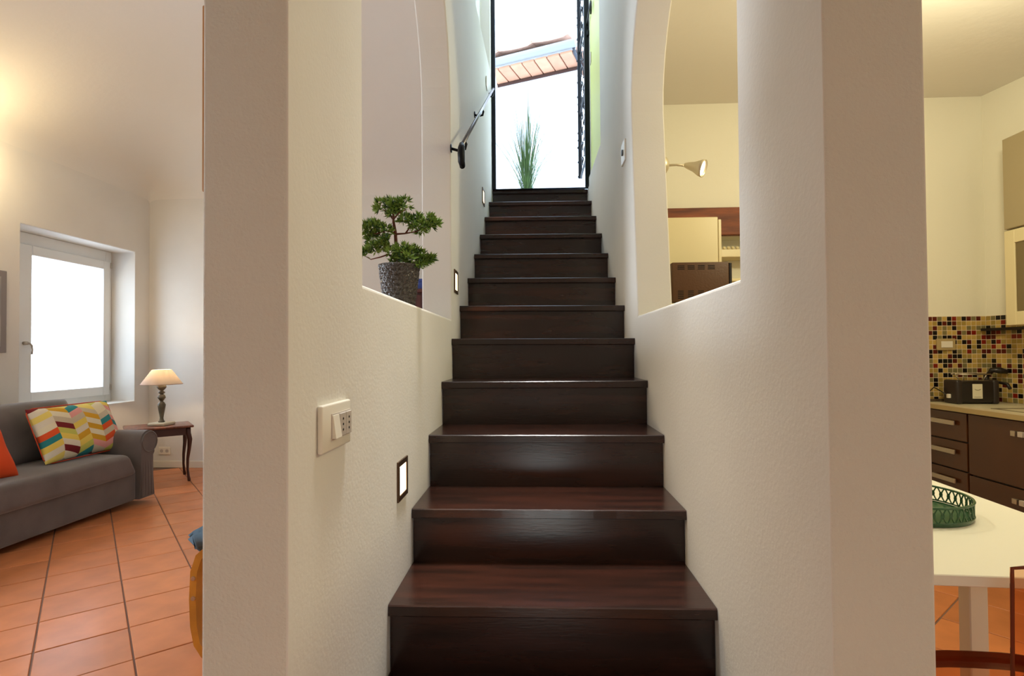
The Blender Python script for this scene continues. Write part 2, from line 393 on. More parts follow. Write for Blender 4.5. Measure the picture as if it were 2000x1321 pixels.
for i in range(5):
    for r in range(3):
        x0 = -1.32+i*.47+random.uniform(-.01, .01); bm = B(); nn = 8
        for q in range(nn+1): pass
        po = [(x0+.49*q/nn, -.018*math.sin(PI*q/nn)+(.0 if q < nn else .02)) for q in range(nn+1)]
        prism(bm, po+[(p[0], p[1]+.03) for p in po[::-1]], 'Y', -.20+r*.4, .24+r*.4)
        for v in bm.verts: v.co.z += 2.475+.16*(v.co.y+.2)+r*.02+(x0+1.3)*.0
        bmesh.ops.rotate(bm, cent=(x0+.24, 0, 2.48), matrix=Matrix.Rotation(.05, 3, 'Y'), verts=bm.verts)
        mk('roof_tile', bm, PINK, hz, 'auto')
rl = thing('terrace_railing', 'pale metal railing rising above the tiled eave outside', 'railing', (-.63, 9.0, 5.2), math.atan2(-.5, 1.25))
PALE = mat('pale_metal', S(205, 208, 214), .6, .1)
for z, r in ((1.66, .045), (1.44, .04), (1.2, .02)):
    bm = B(); tube(bm, [(-.9, 0, z), (1.7, 0, z)], r, 10); mk('rail', bm, PALE, rl, True)
for x in (-.85, 1.62):
    bm = B(); tube(bm, [(x, 0, -2.6), (x, 0, 1.66)], .03, 10); mk('post', bm, PALE, rl, True)

# handrail
hr = thing('handrail', 'wrought iron handrail with curled lower end on the left stair wall', 'handrail', (-.335, 2.46, 2.2))
d = Vector((0, 1.98, 1.246))
bm = B(); tube(bm, [(0, 0, 0), tuple(d)], .0095, 10); mk('rail', bm, mat('polished_iron', S(120, 118, 120), .28, .9), hr, True)
bm = B(); tube(bm, [(0, .01, .012), (0, -.004, -.01), (0, -.012, -.04), (0, -.004, -.075), (.002, .012, -.09), (.004, .022, -.075)], [.012, .016, .017, .016, .014, .010], 10); mk('curled_end', bm, BLACK, hr, True)
for t in (.05, .5, .93):
    p = d*t; bm = B(); wxx = wx(2.46+p.y, -1)+.335
    tube(bm, [(wxx, p.y, p.z-.035), (wxx*.5, p.y, p.z-.045), (0.003, p.y+.01, p.z-.035), (0.008, p.y+.012, p.z-.012), (0, p.y, p.z)], .007, 8); tube(bm, [(wxx+.001, p.y, p.z-.035), (wxx+.006, p.y, p.z-.035)], .02, 12); mk('bracket', bm, BLACK, hr, True)

# step lights
GLOW = mat('lamp_panel', (1, .85, .6, 1), .5, emit=(1, .80, .50, 1), estr=2.6)
places = ['lowest of the three, just below the light switch', 'middle of the three, beside the bonsai niche', 'highest of the three, under the handrail']
for (y, z), pl in zip(((1.593, .868), (2.70, 1.60), (3.88, 2.375)), places):
    x = wx(y, -1)
    t = thing('step_light', 'square glowing step light, '+pl, 'wall light', (x, y, z), group='step lights on the left stair wall')
    t.rotation_euler = (0, 0, -math.atan(.05/1.75) if y > 2.85 else 0)
    bm = B()
    for a, b in (((.0, -.056, -.058), (.006, .056, -.042)), ((.0, -.056, .042), (.006, .056, .058)), ((0, -.056, -.042), (.006, -.042, .042)), ((0, .042, -.042), (.006, .056, .042))): box(bm, a, b, .001, 1)
    mk('frame', bm, BRONZE, t)
    bm = B(); box(bm, (.0005, -.042, -.042), (.003, .042, .042)); mk('glowing_panel', bm, GLOW, t)
    light('step_light_beam', 'SPOT', (x+.02, y, z), 2.2, (1, .72, .38), .03, target=(x+.5, y+.02, z-.28), spot=2.4)

# light switch on left wall
sw = thing('light_switch', 'white three gang light switch and socket plate on the left stair wall', 'light switch', (-.402, 1.047, 1.10))
bm = B(); box(bm, (0, -.076, -.045), (.011, .075, .045), .004, 3); mk('plate', bm, WHITEP, sw, 'auto')
bm = B(); box(bm, (.011, -.034, -.025), (.0125, .066, .025)); mk('module_bed', bm, GREYP, sw)
bm = B(); prism(bm, [(.0125, -.022), (.0125, .022), (.0145, .022), (.0205, -.022)], 'Y', -.033, -.002)
for v in bm.verts: pass
mk('rocker', bm, WHITEP, sw)
for y0 in (.0, .033):
    bm = B(); box(bm, (.0125, y0, -.023), (.0165, y0+.031, .023), .001, 1); m_ = mk('socket_module', bm, GREYP, sw)
    bm = B()
    for dz in (-.011, 0, .011): tube(bm, [(.0164, y0+.0155, dz), (.0170, y0+.0155, dz)], .0026, 8)
    h = mk('socket_hole', bm, BLACK, m_)
# plates
t = thing('cable_outlet', 'square white cable outlet plate high on the right stair wall', 'wall outlet', (.4688, 2.80, 2.275))
bm = B(); box(bm, (-.008, -.055, -.055), (0, .055, .055), .002); mk('plate', bm, WHITEP, t)
bm = B(); tube(bm, [(-.008, 0, 0), (-.014, 0, 0)], .016, 14); mk('outlet_port', bm, mat('dark_plastic', S(60, 58, 60), .5), t)
bm = B(); box(bm, (0, -.04, -.04), (.008, .04, .04), .002); o = mk('blank_plate', bm, WHITEP, None, loc=(wx(4.12, -1)+.001, 4.12, 3.33)); tag(o, 'small white blank plate high on left stair wall beside the roof door', 'wall outlet')

# ------------------------------------------------------------ bonsai on the niche sill
bs = thing('potted_bonsai', 'small bonsai with tiered green foliage in a hammered dark pot on the left niche sill', 'plant', (-.472, 1.85, 1.402))
POT = bpy.data.materials.new('hammered_pot'); POT.use_nodes = True; nt = POT.node_tree; p = nt.nodes['Principled BSDF']
p.inputs['Base Color'].default_value = S(72, 64, 58); p.inputs['Roughness'].default_value = .38; p.inputs['Coat Weight'].default_value = .3
vo = nt.nodes.new('ShaderNodeTexVoronoi'); vo.inputs['Scale'].default_value = 160; tc = nt.nodes.new('ShaderNodeTexCoord'); bp = nt.nodes.new('ShaderNodeBump'); bp.inputs['Strength'].default_value = 1; bp.inputs['Distance'].default_value = .008; bp.invert = True
nt.links.new(tc.outputs['Object'], vo.inputs['Vector']); nt.links.new(vo.outputs['Distance'], bp.inputs['Height']); nt.links.new(bp.outputs[0], p.inputs['Normal'])
bm = B(); lathe(bm, [(.052+.0205*(k/36)**.8, .145*k/36) for k in range(37)]+[(.068, .145), (.066, .13)], 96)
for v in bm.verts:
    if v.co.z < .138:
        a = math.atan2(v.co.y, v.co.x); u = a/(2*PI)*20; w = v.co.z/.0165; u += .5*(int(w) % 2)
        d = math.hypot((u % 1)-.5, (w % 1)-.5); f = 1-(.0045*max(0, 1-(d/.5)**2))/.065
        v.co.x *= f; v.co.y *= f
mk('pot', bm, POT, bs, True)
bm = B(); lathe(bm, [(.0662, .128), (.03, .133), (.001, .134)], 24); mk('soil', bm, bpy.data.materials['soil'], bs)
BARK = mat('bark', S(104, 58, 42), .8, bump=.5, bscale=90)
def bp3(px, py, y=0):   # measured on the photo, in metres from the pot's base
    return Vector((-.474+(px-780)*.00178+.472, y, (520-py)*.00178+.145))
bm = B(); tube(bm, [bp3(781, 525), bp3(777, 500, .004), bp3(775, 480, -.002), bp3(773, 455, .003), bp3(770, 435), bp3(769, 415)], [.0075, .0065, .006, .0055, .0045, .003], 10); trunk = mk('trunk', bm, BARK, bs, True)
for pts in ([(773, 458, 0), (790, 456, .01), (812, 452, .015), (835, 445, .0)], [(773, 456, 0), (755, 452, -.01), (738, 458, -.01), (722, 455, 0)], [(792, 456, .01), (800, 442, .02), (806, 430, .02)], [(752, 454, -.01), (757, 464, -.02), (757, 470, -.02)],
            [(778, 505, 0), (762, 500, -.02), (748, 506, -.03), (728, 509, -.02), (716, 502, -.01)], [(779, 510, 0), (800, 512, .02), (820, 514, .02), (834, 518, .0)], [(777, 506, 0), (785, 500, -.03), (795, 498, -.05)], [(770, 430, 0), (760, 418, .01), (748, 408, .0)], [(770, 428, 0), (782, 418, -.01), (795, 410, 0)]):
    bm = B(); tube(bm, [bp3(*q) for q in pts], [.0035-.0022*k/(len(pts)-1) for k in range(len(pts))], 6); mk('branch', bm, BARK, bs, True)
LEAF = mat('bonsai_leaf', S(98, 132, 48), .5, var=1, vscale=30, col2=S(134, 158, 70))
LEAF2 = mat('bonsai_leaf_dark', S(52, 80, 36), .55)
pads = [(750, 404, 18, 14, 0), (770, 400, 18, 15, .01), (790, 402, 15, 14, 0), (768, 414, 12, 9, .01), (790, 428, 15, 11, .01), (812, 432, 18, 15, .02), (836, 436, 18, 17, 0), (850, 440, 10, 9, 0), (820, 448, 16, 8, .01),
        (722, 448, 15, 17, 0), (736, 445, 14, 14, -.01), (757, 452, 9, 13, -.02), (727, 462, 12, 9, .01), (757, 472, 9, 8, -.02),
        (716, 500, 12, 12, -.01), (732, 487, 15, 11, -.02), (752, 482, 14, 10, -.02), (772, 495, 17, 15, -.03), (792, 492, 17, 14, -.03), (812, 497, 16, 12, 0), (780, 508, 22, 11, .01), (800, 510, 18, 10, -.03), (832, 512, 13, 12, 0), (825, 522, 12, 9, -.01), (826, 504, 10, 8, .0), (842, 508, 7, 7, 0)]
rnd = random.Random(11)
for (cx, cy, rx, rz, yy) in pads:
    bm = B(); c = bp3(cx, cy, yy); a, b = rx*.00178, rz*.00178
    nt_ = int(7+rx*rz*.055)
    for _ in range(nt_):
        while True:
            q = Vector((rnd.uniform(-1, 1), rnd.uniform(-1, 1), rnd.uniform(-1, 1)))
            if q.length < 1: break
        s = c+Vector((q.x*a*.8, q.y*a*.9, q.z*b*.8)); ax = (Vector((q.x, q.y, q.z*.6+.45))).normalized()
        for k in range(13):
            dv = (ax+Vector((rnd.gauss(0, .62), rnd.gauss(0, .62), rnd.gauss(0, .5)))).normalized(); Ln = rnd.uniform(.014, .028)
            sd = dv.cross(Vector((rnd.gauss(0, 1), rnd.gauss(0, 1), rnd.gauss(0, 1))))  .normalized()*.0030
            v = [bm.verts.new(s), bm.verts.new(s+dv*Ln*.5+sd), bm.verts.new(s+dv*Ln), bm.verts.new(s+dv*Ln*.5-sd)]
            f = bm.faces.new(v); f.material_index = 0 if rnd.random() < .78 else 1
    mk('foliage', bm, [LEAF, LEAF2], bs, kind='stuff')

# ------------------------------------------------------------ living room
wn = thing('window_1', None, None, (-4.55, 4.985, .757)); wn['kind'] = 'structure'
y0, y1, z1 = -.56, .588, 1.593
bm = B()
for a, b in (((-.06, -.694, 0), (0, -.50, z1)), ((-.06, .51, 0), (0, .589, z1)), ((-.06, -.50, 0), (0, .51, .09)), ((-.06, -.50, z1-.14), (0, .51, z1))): box(bm, a, b, .004)
mk('window_frame', bm, WINW, wn)
sash = B(); p0, p1, pz0, pz1 = -.345, .46, .16, 1.395
for a, b in (((-.03, p0-.13, pz0-.09), (.022, p0, pz1+.09)), ((-.03, p1, pz0-.09), (.022, p1+.085, pz1+.09)), ((-.03, p0, pz0-.09), (.022, p1, pz0)), ((-.03, p0, pz1), (.022, p1, pz1+.09))): box(sash, a, b, .006)
sash = mk('window_sash', sash, WINW, wn)
bm = B(); box(bm, (-.012, p0-.005, pz0-.005), (-.006, p1+.005, pz1+.005)); mk('window_pane', bm, GLASS, wn)
bm = B(); n = 60
r0 = [bm.verts.new((.002+.003*math.sin(k*1.3), p0+(p1-p0)*k/n, pz0+.002)) for k in range(n+1)]; r1 = [bm.verts.new((.002+.003*math.sin(k*1.3), p0+(p1-p0)*k/n, pz1-.012-.006*abs(math.sin(k*.5)))) for k in range(n+1)]
for k in range(n): bm.faces.new((r0[k], r0[k+1], r1[k+1], r1[k]))
mk('window_voile', bm, VOILE, wn, True)
for z in (pz0-.04, pz1+.02):
    bm = B(); tube(bm, [(.03, p1+.09, z), (.03, p1+.09, z+.06)], .008, 8); mk('window_hinge', bm, METAL, wn)
bm = B(); tube(bm, [(.022, p0-.075, .60), (.06, p0-.075, .60)], .015, 12); tube(bm, [(.055, p0-.075, .605), (.062, p0-.06, .60), (.064, p0-.04, .58), (.064, p0-.035, .54), (.064, p0-.04, .50)], .008, 8); mk('window_handle', bm, METAL, wn, True)

FAB = mat('sofa_fabric', S(108, 99, 94), .95, bump=.35, bscale=260, bdist=.003, sheen=.35, var=.25, vscale=5)
sf = thing('sofa', 'dark taupe fabric sofa with rolled arm under the living room window', 'sofa', (-3.75, 3.1, 0))
# local: x -> world x+3.75 ; y -> world y-3.1 ; front at x=.45
bm = B(); box(bm, (-.5, -1.25, .045), (.435, 1.235, .30), .02, 3); mk('base', bm, FAB, sf, 'auto')
bm = B(); box(bm, (-.30, -1.24, .262), (.475, 1.215, .452), .045, 5)
for v in bm.verts:
    if v.co.z > .4: v.co.z += .008*math.sin(v.co.y*4)
    if v.co.y > 1.1 and v.co.x > .3: v.co.y -= .10*(v.co.z-.262)/.19
seat = mk('seat_cushion', bm, FAB, sf, 'auto')
bm = B(); box(bm, (-.5, -1.25, .3), (-.28, 1.24, .79), .05, 4); mk('back_frame', bm, FAB, sf, 'auto')
for i, yc in enumerate((.63, -.60)):
    bm = B(); puff(bm, 1.22, .47, .26, 18, .02, 6, .012, i); o = mk('back_cushion', bm, FAB, sf, True)
    o.rotation_euler = (math.radians(-12), 0, 0); o.rotation_euler = Matrix.Rotation(PI/2, 3, 'Z').to_4x4() .to_euler()
    o.matrix_local = Matrix.Translation((-.15, yc, .655)) @ Matrix.Rotation(math.radians(-13), 4, 'Y') @ Matrix.Rotation(PI/2, 4, 'Z')
def arm(ys, name='arm'):
    s = 1 if ys > 0 else -1
    bm = B(); prof = []
    cx, cz, r = ys, .512, .098
    a0, a1 = (-2.15, PI+.0) if s > 0 else (PI+2.15, 0)
    prof = [(cx+s*math.cos(a)*r*1.0, cz+math.sin(a)*r) for a in [math.radians(q) for q in range(-60, 181, 12)]]
    poly = [(cx-s*.098, .05)] + [] + [(cx+s*.075, .05), (cx+s*.045, .22), (cx+s*.03, .40)] + prof + [(cx-s*.098, .4)]
    prism(bm, poly, 'X', -.5, .48)
    bmesh.ops.bevel(bm, geom=[e for e in bm.edges if all(abs(v.co.x-.48) < 1e-4 for v in e.verts)], offset=.012, segments=2, affect='EDGES')
    o = mk(name, bm, FAB, sf, 'auto')
    bm = B(); tube(bm, [(.482+0*math.cos(a), cx+math.cos(a)*.085, cz+math.sin(a)*.085) for a in [2*PI*k/24 for k in range(25)]], .005, 6); mk('piping', bm, FAB, o, True)
    # gathered front panel
    bm = B()
    for q in range(4):
        yy = cx-s*.075+s*q*.030; tube(bm, [(.477, yy, .40), (.479, yy+s*.002*q, .3), (.479, yy+s*.004*q, .07)], [.002, .005, .006], 8)
    mk('gathers', bm, FAB, o, True)
arm(1.325); arm(-1.34)
def chevron(name, orange=False):
    m = bpy.data.materials.new(name); m.use_nodes = True; nt = m.node_tree; N = nt.nodes; L = nt.links; p = N['Principled BSDF']; p.inputs['Roughness'].default_value = .9
    tc = N.new('ShaderNodeTexCoord'); sx = N.new('ShaderNodeSeparateXYZ'); L.new(tc.outputs['Object'], sx.inputs[0])
    def mth(op, a, b=None, c=None):
        n = N.new('ShaderNodeMath'); n.operation = op
        for i, v in enumerate((a, b, c)):
            if v is None: continue
            if isinstance(v, (int, float)): n.inputs[i].default_value = v
            else: L.new(v, n.inputs[i])
        return n.outputs[0]
    u = mth('DIVIDE', mth('ADD', sx.outputs[0], .37), .128); iu = mth('FLOOR', u); fu = mth('FRACT', u)
    par = mth('SUBTRACT', mth('MULTIPLY', mth('MODULO', iu, 2), 2), 1)
    zz = mth('ADD', mth('DIVIDE', mth('ADD', sx.outputs[2], 1), .046), mth('MULTIPLY', mth('MULTIPLY', par, mth('SUBTRACT', fu, .5)), .95))
    row = mth('FLOOR', zz); cb = N.new('ShaderNodeCombineXYZ'); L.new(iu, cb.inputs[0]); L.new(row, cb.inputs[1])
    wn_ = N.new('ShaderNodeTexWhiteNoise'); wn_.noise_dimensions = '3D'; L.new(cb.outputs[0], wn_.inputs[0])
    cr_ = N.new('ShaderNodeValToRGB'); cr_.color_ramp.interpolation = 'CONSTANT'
    cols = [S(232, 220, 186), S(236, 206, 92), S(205, 190, 160), S(214, 160, 30), S(226, 84, 30), S(228, 216, 190), S(118, 22, 28), S(230, 160, 150), S(40, 132, 134), S(238, 214, 110), S(200, 196, 90)]
    el = cr_.color_ramp.elements
    while len(el) < len(cols): el.new(.5)
    for i, c in enumerate(cols): el[i].position = i/len(cols); el[i].color = c
    L.new(wn_.outputs[0], cr_.inputs[0]); L.new(cr_.outputs[0], p.inputs['Base Color'])
    nz = N.new('ShaderNodeTexNoise'); nz.inputs['Scale'].default_value = 300; b = N.new('ShaderNodeBump'); b.inputs['Strength'].default_value = .2; b.inputs['Distance'].default_value = .002
    L.new(tc.outputs['Object'], nz.inputs[0]); L.new(nz.outputs[0], b.inputs['Height']); L.new(b.outputs[0], p.inputs['Normal'])
    return m
CH = chevron('chevron_cloth')
bm = B(); puff(bm, .74, .43, .17, 22, .05, 3, .008, 4); o = mk('throw_pillow', bm, CH, None, True); tag(o, 'multicoloured chevron patterned cushion leaning on the sofa back near its arm', 'cushion')
o.matrix_world = Matrix.Translation((-3.62, 4.11, .655)) @ Matrix.Rotation(math.radians(-22), 4, 'Y') @ Matrix.Rotation(PI/2, 4, 'Z')
bm = B(); tube(bm, [(math.copysign(min(abs(.37*math.cos(a))*1.35, .37), math.cos(a)), 0, math.copysign(min(abs(.215*math.sin(a))*1.35, .215), math.sin(a))) for a in [2*PI*k/48 for k in range(49)]], .004, 6)
mk('piping', bm, mat('orange_piping', S(200, 70, 30), .8), o, True)
bm = B(); puff(bm, .44, .40, .15, 16, .05, 3, .008, 9); o = mk('throw_pillow', bm, mat('orange_cloth', S(222, 78, 28), .9, bump=.3, bscale=250, bdist=.002), None, True); tag(o, 'plain orange cushion on the sofa at the left edge of the photo', 'cushion')
o.matrix_world = Matrix.Translation((-3.54, 3.235, .625)) @ Matrix.Rotation(math.radians(-24), 4, 'Y') @ Matrix.Rotation(PI/2, 4, 'Z')

# side table with cabriole legs
WD = mat('mahogany', S(126, 66, 40), .35, var=.5, vscale=6, stretch=(1, 8, 8), coat=.3)
WDD = mat('mahogany_dark', S(66, 30, 20), .4, coat=.2)
v1 = Vector((.267, -.320)).normalized(); 
ta = thing('side_table', 'dark wooden side table with curved cabriole legs between sofa and far wall', 'table', (-3.725, 5.16, 0), math.atan2(v1.y, v1.x))
L1, L2 = .42, .56   # along v1, across
bm = B(); box(bm, (-L1/2, -L2/2, .528), (L1/2, L2/2, .55), .008, 3); mk('tabletop', bm, WD, ta, 'auto')
bm = B()
for a, b in (((-L1/2+.04, -L2/2+.03, .455), (L1/2-.04, -L2/2+.045, .528)), ((-L1/2+.04, L2/2-.045, .455), (L1/2-.04, L2/2-.03, .528)), ((-L1/2+.03, -L2/2+.04, .455), (-L1/2+.045, L2/2-.04, .528)), ((L1/2-.045, -L2/2+.04, .455), (L1/2-.03, L2/2-.04, .528))): box(bm, a, b)
mk('apron', bm, WDD, ta)
for sx in (-1, 1):
    for sy in (-1, 1):
        bm = B(); cx, cy = sx*(L1/2-.04), sy*(L2/2-.045); dx, dy = sx*.7, sy*.7
        prof = [(0, .527, .022), (.0, .47, .024), (.018, .41, .022), (.012, .33, .017), (-.004, .22, .013), (-.006, .12, .011), (.004, .05, .012), (.012, .012, .015), (.012, 0, .013)]
        tube(bm, [(cx+dx*q[0], cy+dy*q[0], q[1]) for q in prof], [q[2] for q in prof], 10); mk('leg', bm, WDD, ta, True)
# table lamp
tl = thing('table_lamp', 'lit table lamp with pale conical shade and turned wooden base', 'lamp', (-3.70, 5.17, .551))
bm = B(); box(bm, (-.085, -.085, 0), (.085, .085, .028), .008, 3); mk('foot', bm, mat('lamp_foot', S(196, 186, 160), .5), tl, 'auto')
LB = mat('lamp_turned_wood', S(112, 104, 84), .45, var=.5, vscale=14)
bm = B(); lathe(bm, [(.026, .028), (.030, .035), (.020, .048), (.016, .07), (.020, .10), (.030, .16), (.036, .20), (.026, .222), (.013, .235), (.022, .25), (.036, .272), (.028, .296), (.013, .306), (.028, .316), (.030, .324), (.014, .34), (.030, .355), (.043, .375), (.034, .398), (.014, .412), (.010, .44)], 24); mk('turned_stem', bm, LB, tl, True)
SHADE = bpy.data.materials.new('lamp_shade_cloth'); SHADE.use_nodes = True; nt = SHADE.node_tree; nt.nodes.clear(); o_ = nt.nodes.new('ShaderNodeOutputMaterial'); a_ = nt.nodes.new('ShaderNodeBsdfDiffuse'); b_ = nt.nodes.new('ShaderNodeBsdfTranslucent'); x_ = nt.nodes.new('ShaderNodeMixShader')
a_.inputs[0].default_value = S(200, 190, 188); b_.inputs[0].default_value = S(226, 214, 196); x_.inputs[0].default_value = .42
nt.links.new(a_.outputs[0], x_.inputs[1]); nt.links.new(b_.outputs[0], x_.inputs[2]); nt.links.new(x_.outputs[0], o_.inputs[0])
bm = B(); lathe(bm, [(.180, .405), (.083, .548)], 36, cap=False); lathe(bm, [(.178, .406), (.081, .547)], 36, cap=False); mk('lamp_shade', bm, SHADE, tl, True)
bm = B(); tube(bm, [(.181*math.cos(a), .181*math.sin(a), .404) for a in [2*PI*k/36 for k in range(37)]], .0025, 6); mk('shade_trim', bm, mat('shade_trim', S(150, 120, 104), .8), tl, True)
bm = B(); bmesh.ops.create_uvsphere(bm, u_segments=12, v_segments=8, radius=.026, matrix=Matrix.Translation((0, 0, .465))); mk('bulb', bm, mat('bulb', (1, .8, .5, 1), .4, emit=(1, .7, .36, 1), estr=8), tl, True)
light('table_lamp_bulb', 'POINT', (-3.70, 5.17, .551+.505), 6, (1, .76, .46), .025)
# socket on far wall
t = thing('wall_socket', 'white double socket low on the far living room wall under the side table', 'socket', (-4.105, 5.79, .185))
bm = B(); box(bm, (-.066, -.01, -.042), (.066, 0, .042), .003); mk('plate', bm, WHITEP, t)
for x in (-.03, .03):
    bm = B(); tube(bm, [(x, -.0105, 0), (x, -.0085, 0)], .02, 14); q = mk('socket_well', bm, GREYP, t)
    bm = B(); tube(bm, [(x-.008, -.0112, 0), (x-.008, -.0104, 0)], .003, 6); tube(bm, [(x+.008, -.0112, 0), (x+.008, -.0104, 0)], .003, 6); mk('pin_hole', bm, BLACK, q)
# wardrobe and box behind the bonsai
wd = thing('wardrobe', 'dark reddish wooden wardrobe against the far living room wall', 'wardrobe', (-.985, 5.5, 0))
DR = mat('dark_red_wood', S(86, 44, 38), .45, var=.4, vscale=5, stretch=(6, 6, 1))
bm = B(); box(bm, (-.36, -.22, .06), (.36, .26, 1.84)); mk('carcass', bm, DR, wd)
bm = B(); box(bm, (-.385, -.26, 1.84), (.385, .28, 1.88), .008); mk('cornice', bm, DR, wd)
bm = B(); box(bm, (-.35, -.2, 0), (.35, .24, .06)); mk('plinth', bm, DR, wd)
for s in (-1, 1):
    bm = B(); box(bm, (min(0, s*.355)+.004, -.245, .08), (max(0, s*.355)-.004, -.222, 1.82), .004); dd = mk('door', bm, DR, wd)
    bm = B(); tube(bm, [(s*.05, -.245, .95), (s*.05, -.275, .95)], .012, 10); mk('knob', bm, METAL, dd)
bm = B(); box(bm, (-.12, -.09, 0), (.09, .09, .10), .01, 3); box(bm, (-.125, -.095, .075), (.095, .095, .108), .004); o = mk('storage_box', bm, mat('blue_box', S(52, 72, 140), .6), None, loc=(-1.2, 5.42, 1.8805)); tag(o, 'small blue lidded box on top of the dark wardrobe', 'box')
# pictures
GOLD = mat('gilt_wood', S(176, 120, 52), .4)
t = thing('framed_picture', 'gilt wooden frame seen edge-on on the side of the left pillar', 'picture', (-.545, 1.128, 1.69))
bm = B()
for a, b in (((-.035, -.22, -.165), (-.002, -.19, .165)), ((-.035, .19, -.165), (-.002, .22, .165)), ((-.035, -.19, -.165), (-.002, .19, -.135)), ((-.035, -.19, .135), (-.002, .19, .165))): box(bm, a, b, .003)
mk('frame', bm, GOLD, t)
bm = B(); box(bm, (-.02, -.19, -.135), (-.004, .19, .135)); mk('canvas', bm, mat('canvas', S(170, 160, 140), .8, var=.4, vscale=8), t)
t = thing('framed_picture', 'grey framed picture on the window wall at the left photo edge', 'picture', (-4.29, 3.83, 1.60))
bm = B(); box(bm, (.002, -.32, -.33), (.03, .32, .33), .004); mk('frame', bm, mat('grey_frame', S(140, 132, 130), .6), t)
bm = B(); box(bm, (.03, -.27, -.28), (.032, .27, .28)); mk('print', bm, mat('print', S(176, 172, 168), .7, var=.3, vscale=5), t)
# wall lamp just out of frame, it throws the warm glow
t = thing('wall_lamp', 'small metal uplighter on the window wall beyond the left photo edge', 'lamp', (-4.29, 3.72, 2.62))
bm = B(); lathe(bm, [(.02, 0), (.06, .05), (.075, .09), (.07, .09), (.055, .055), (.015, .01)], 20, (.13, 0, 0)); mk('bowl', bm, METAL, t, True)
bm = B(); tube(bm, [(.002, 0, 0), (.13, 0, .0)], .01, 8); tube(bm, [(.001, 0, 0), (.01, 0, 0)], .04, 16); mk('arm', bm, METAL, t, True)

# bentwood armchair
BW = mat('bent_birch', S(206, 136, 44), .35, var=.3, vscale=8, coat=.3)
ac = thing('armchair', 'bentwood armchair with blue grey cushion mostly hidden behind the left pillar', 'chair', (-1.0, 2.5, 0))
for yy in (-.335, .335):
    bm = B()
    pts = [(.30, yy, .49), (.0, yy, .49), (-.24, yy, .482), (-.325, yy, .462), (-.372, yy, .42), (-.392, yy, .36), (-.397, yy, .25), (-.392, yy, .14), (-.378, yy, .07), (-.35, yy, .028), (-.31, yy, .014), (.0, yy, .014), (.34, yy, .014)]
    ribbon(bm, pts, .06, .028); o = mk('side_frame', bm, BW, ac, 'auto')
    for z in (.335, .255):
        bm = B(); s = -1 if yy < 0 else 1
        tube(bm, [(-.393, yy+s*.030, z), (-.393, yy+s*.034, z)], .009, 10); mk('screw', bm, METAL, o)
    bm = B(); ribbon(bm, [(-.36, yy*.85, .36), (-.1, yy*.85, .33), (.12, yy*.85, .36), (.30, yy*.85, .60), (.42, yy*.85, .95)], .05, .02); mk('seat_rail', bm, BW, ac, 'auto')
for x, z in ((-.36, .345), (.1, .345), (.40, .90), (.3, .02)):
    bm = B(); box(bm, (x-.012, -.30, z-.02), (x+.012, .30, z+.02), .004); mk('crossbar', bm, BW, ac)
BLU = mat('blue_grey_cloth', S(84, 104, 118), .9, bump=.3, bscale=250, bdist=.002)
bm = B(); ribbon(bm, [(-.475, 0, .43), (-.45, 0, .455), (-.36, 0, .455), (-.1, 0, .425), (.1, 0, .44), (.19, 0, .52), (.26, 0, .70), (.36, 0, 1.0)], .52, .085)
bmesh.ops.bevel(bm, geom=list(bm.edges), offset=.014, segments=2, affect='EDGES'); mk('cushion', bm, BLU, ac, True)

# ------------------------------------------------------------ kitchen: backsplash mosaic
MOS = bpy.data.materials.new('mosaic'); MOS.use_nodes = True; nt = MOS.node_tree; p = nt.nodes['Principled BSDF']; at_ = nt.nodes.new('ShaderNodeAttribute'); at_.attribute_name = 'Col'
nt.links.new(at_.outputs['Color'], p.inputs['Base Color']); p.inputs['Roughness'].default_value = .35
MGR = mat('mosaic_grout', S(226, 206, 176), .8)
pal = [(S(226, 208, 158), 34), (S(210, 194, 142), 20), (S(186, 178, 146), 14), (S(66, 46, 38), 12), (S(158, 78, 40), 14), (S(188, 92, 50), 6), (S(52, 46, 46), 6)]
def mosaic(parent, org, du, nu, nv, nrm, seed):
    rnd = random.Random(seed); bm = B(); cl = bm.loops.layers.color.new('Col'); P = .0325; g = .0022
    org, du, nrm = Vector(org), Vector(du), Vector(nrm); bag = [c for c, w in pal for _ in range(w)]
    for i in range(nu):
        for j in range(nv):
            c = rnd.choice(bag); pr = .004+rnd.uniform(-.0006, .0006)
            q = [org+du*(i*P+a)+Vector((0, 0, j*P+b)) for a, b in ((g, g), (P-g, g), (P-g, P-g), (g, P-g))]
            lo = [bm.verts.new(v+nrm*.0015) for v in q]; hi = [bm.verts.new(v+nrm*pr) for v in q]
            fs = [bm.faces.new(hi)]+[bm.faces.new((lo[k], lo[(k+1) % 4], hi[(k+1) % 4], hi[k])) for k in range(4)]
            for f in fs:
                for l in f.loops: l[cl] = (c[0], c[1], c[2], 1)
    o = mk('mosaic_tiles', bm, MOS, parent, kind='stuff'); o['label'] = 'red, brown, black and beige glass mosaic'
    bm = B(); a = org; b = org+du*nu*P; z = Vector((0, 0, nv*P)); vsx = [bm.verts.new(v) for v in (a, b, b+z, a+z, a+nrm*.002, b+nrm*.002, b+z+nrm*.002, a+z+nrm*.002)]
    for f in ((0, 1, 2, 3), (4, 5, 6, 7), (0, 1, 5, 4), (1, 2, 6, 5), (2, 3, 7, 6), (3, 0, 4, 7)): bm.faces.new([vsx[k] for k in f])
    mk('mosaic_backing', bm, MGR, parent)
mosaic(wk, (3.105, 3.85, .884), (-1, 0, 0), 24, 18, (0, -1, 0), 5)
rd = Vector((.2, -1, 0)).normalized(); rn = Vector((-1, -.2, 0)).normalized()
mosaic(wkr, (3.11, 3.85, .884), rd, 44, 18, rn, 8)
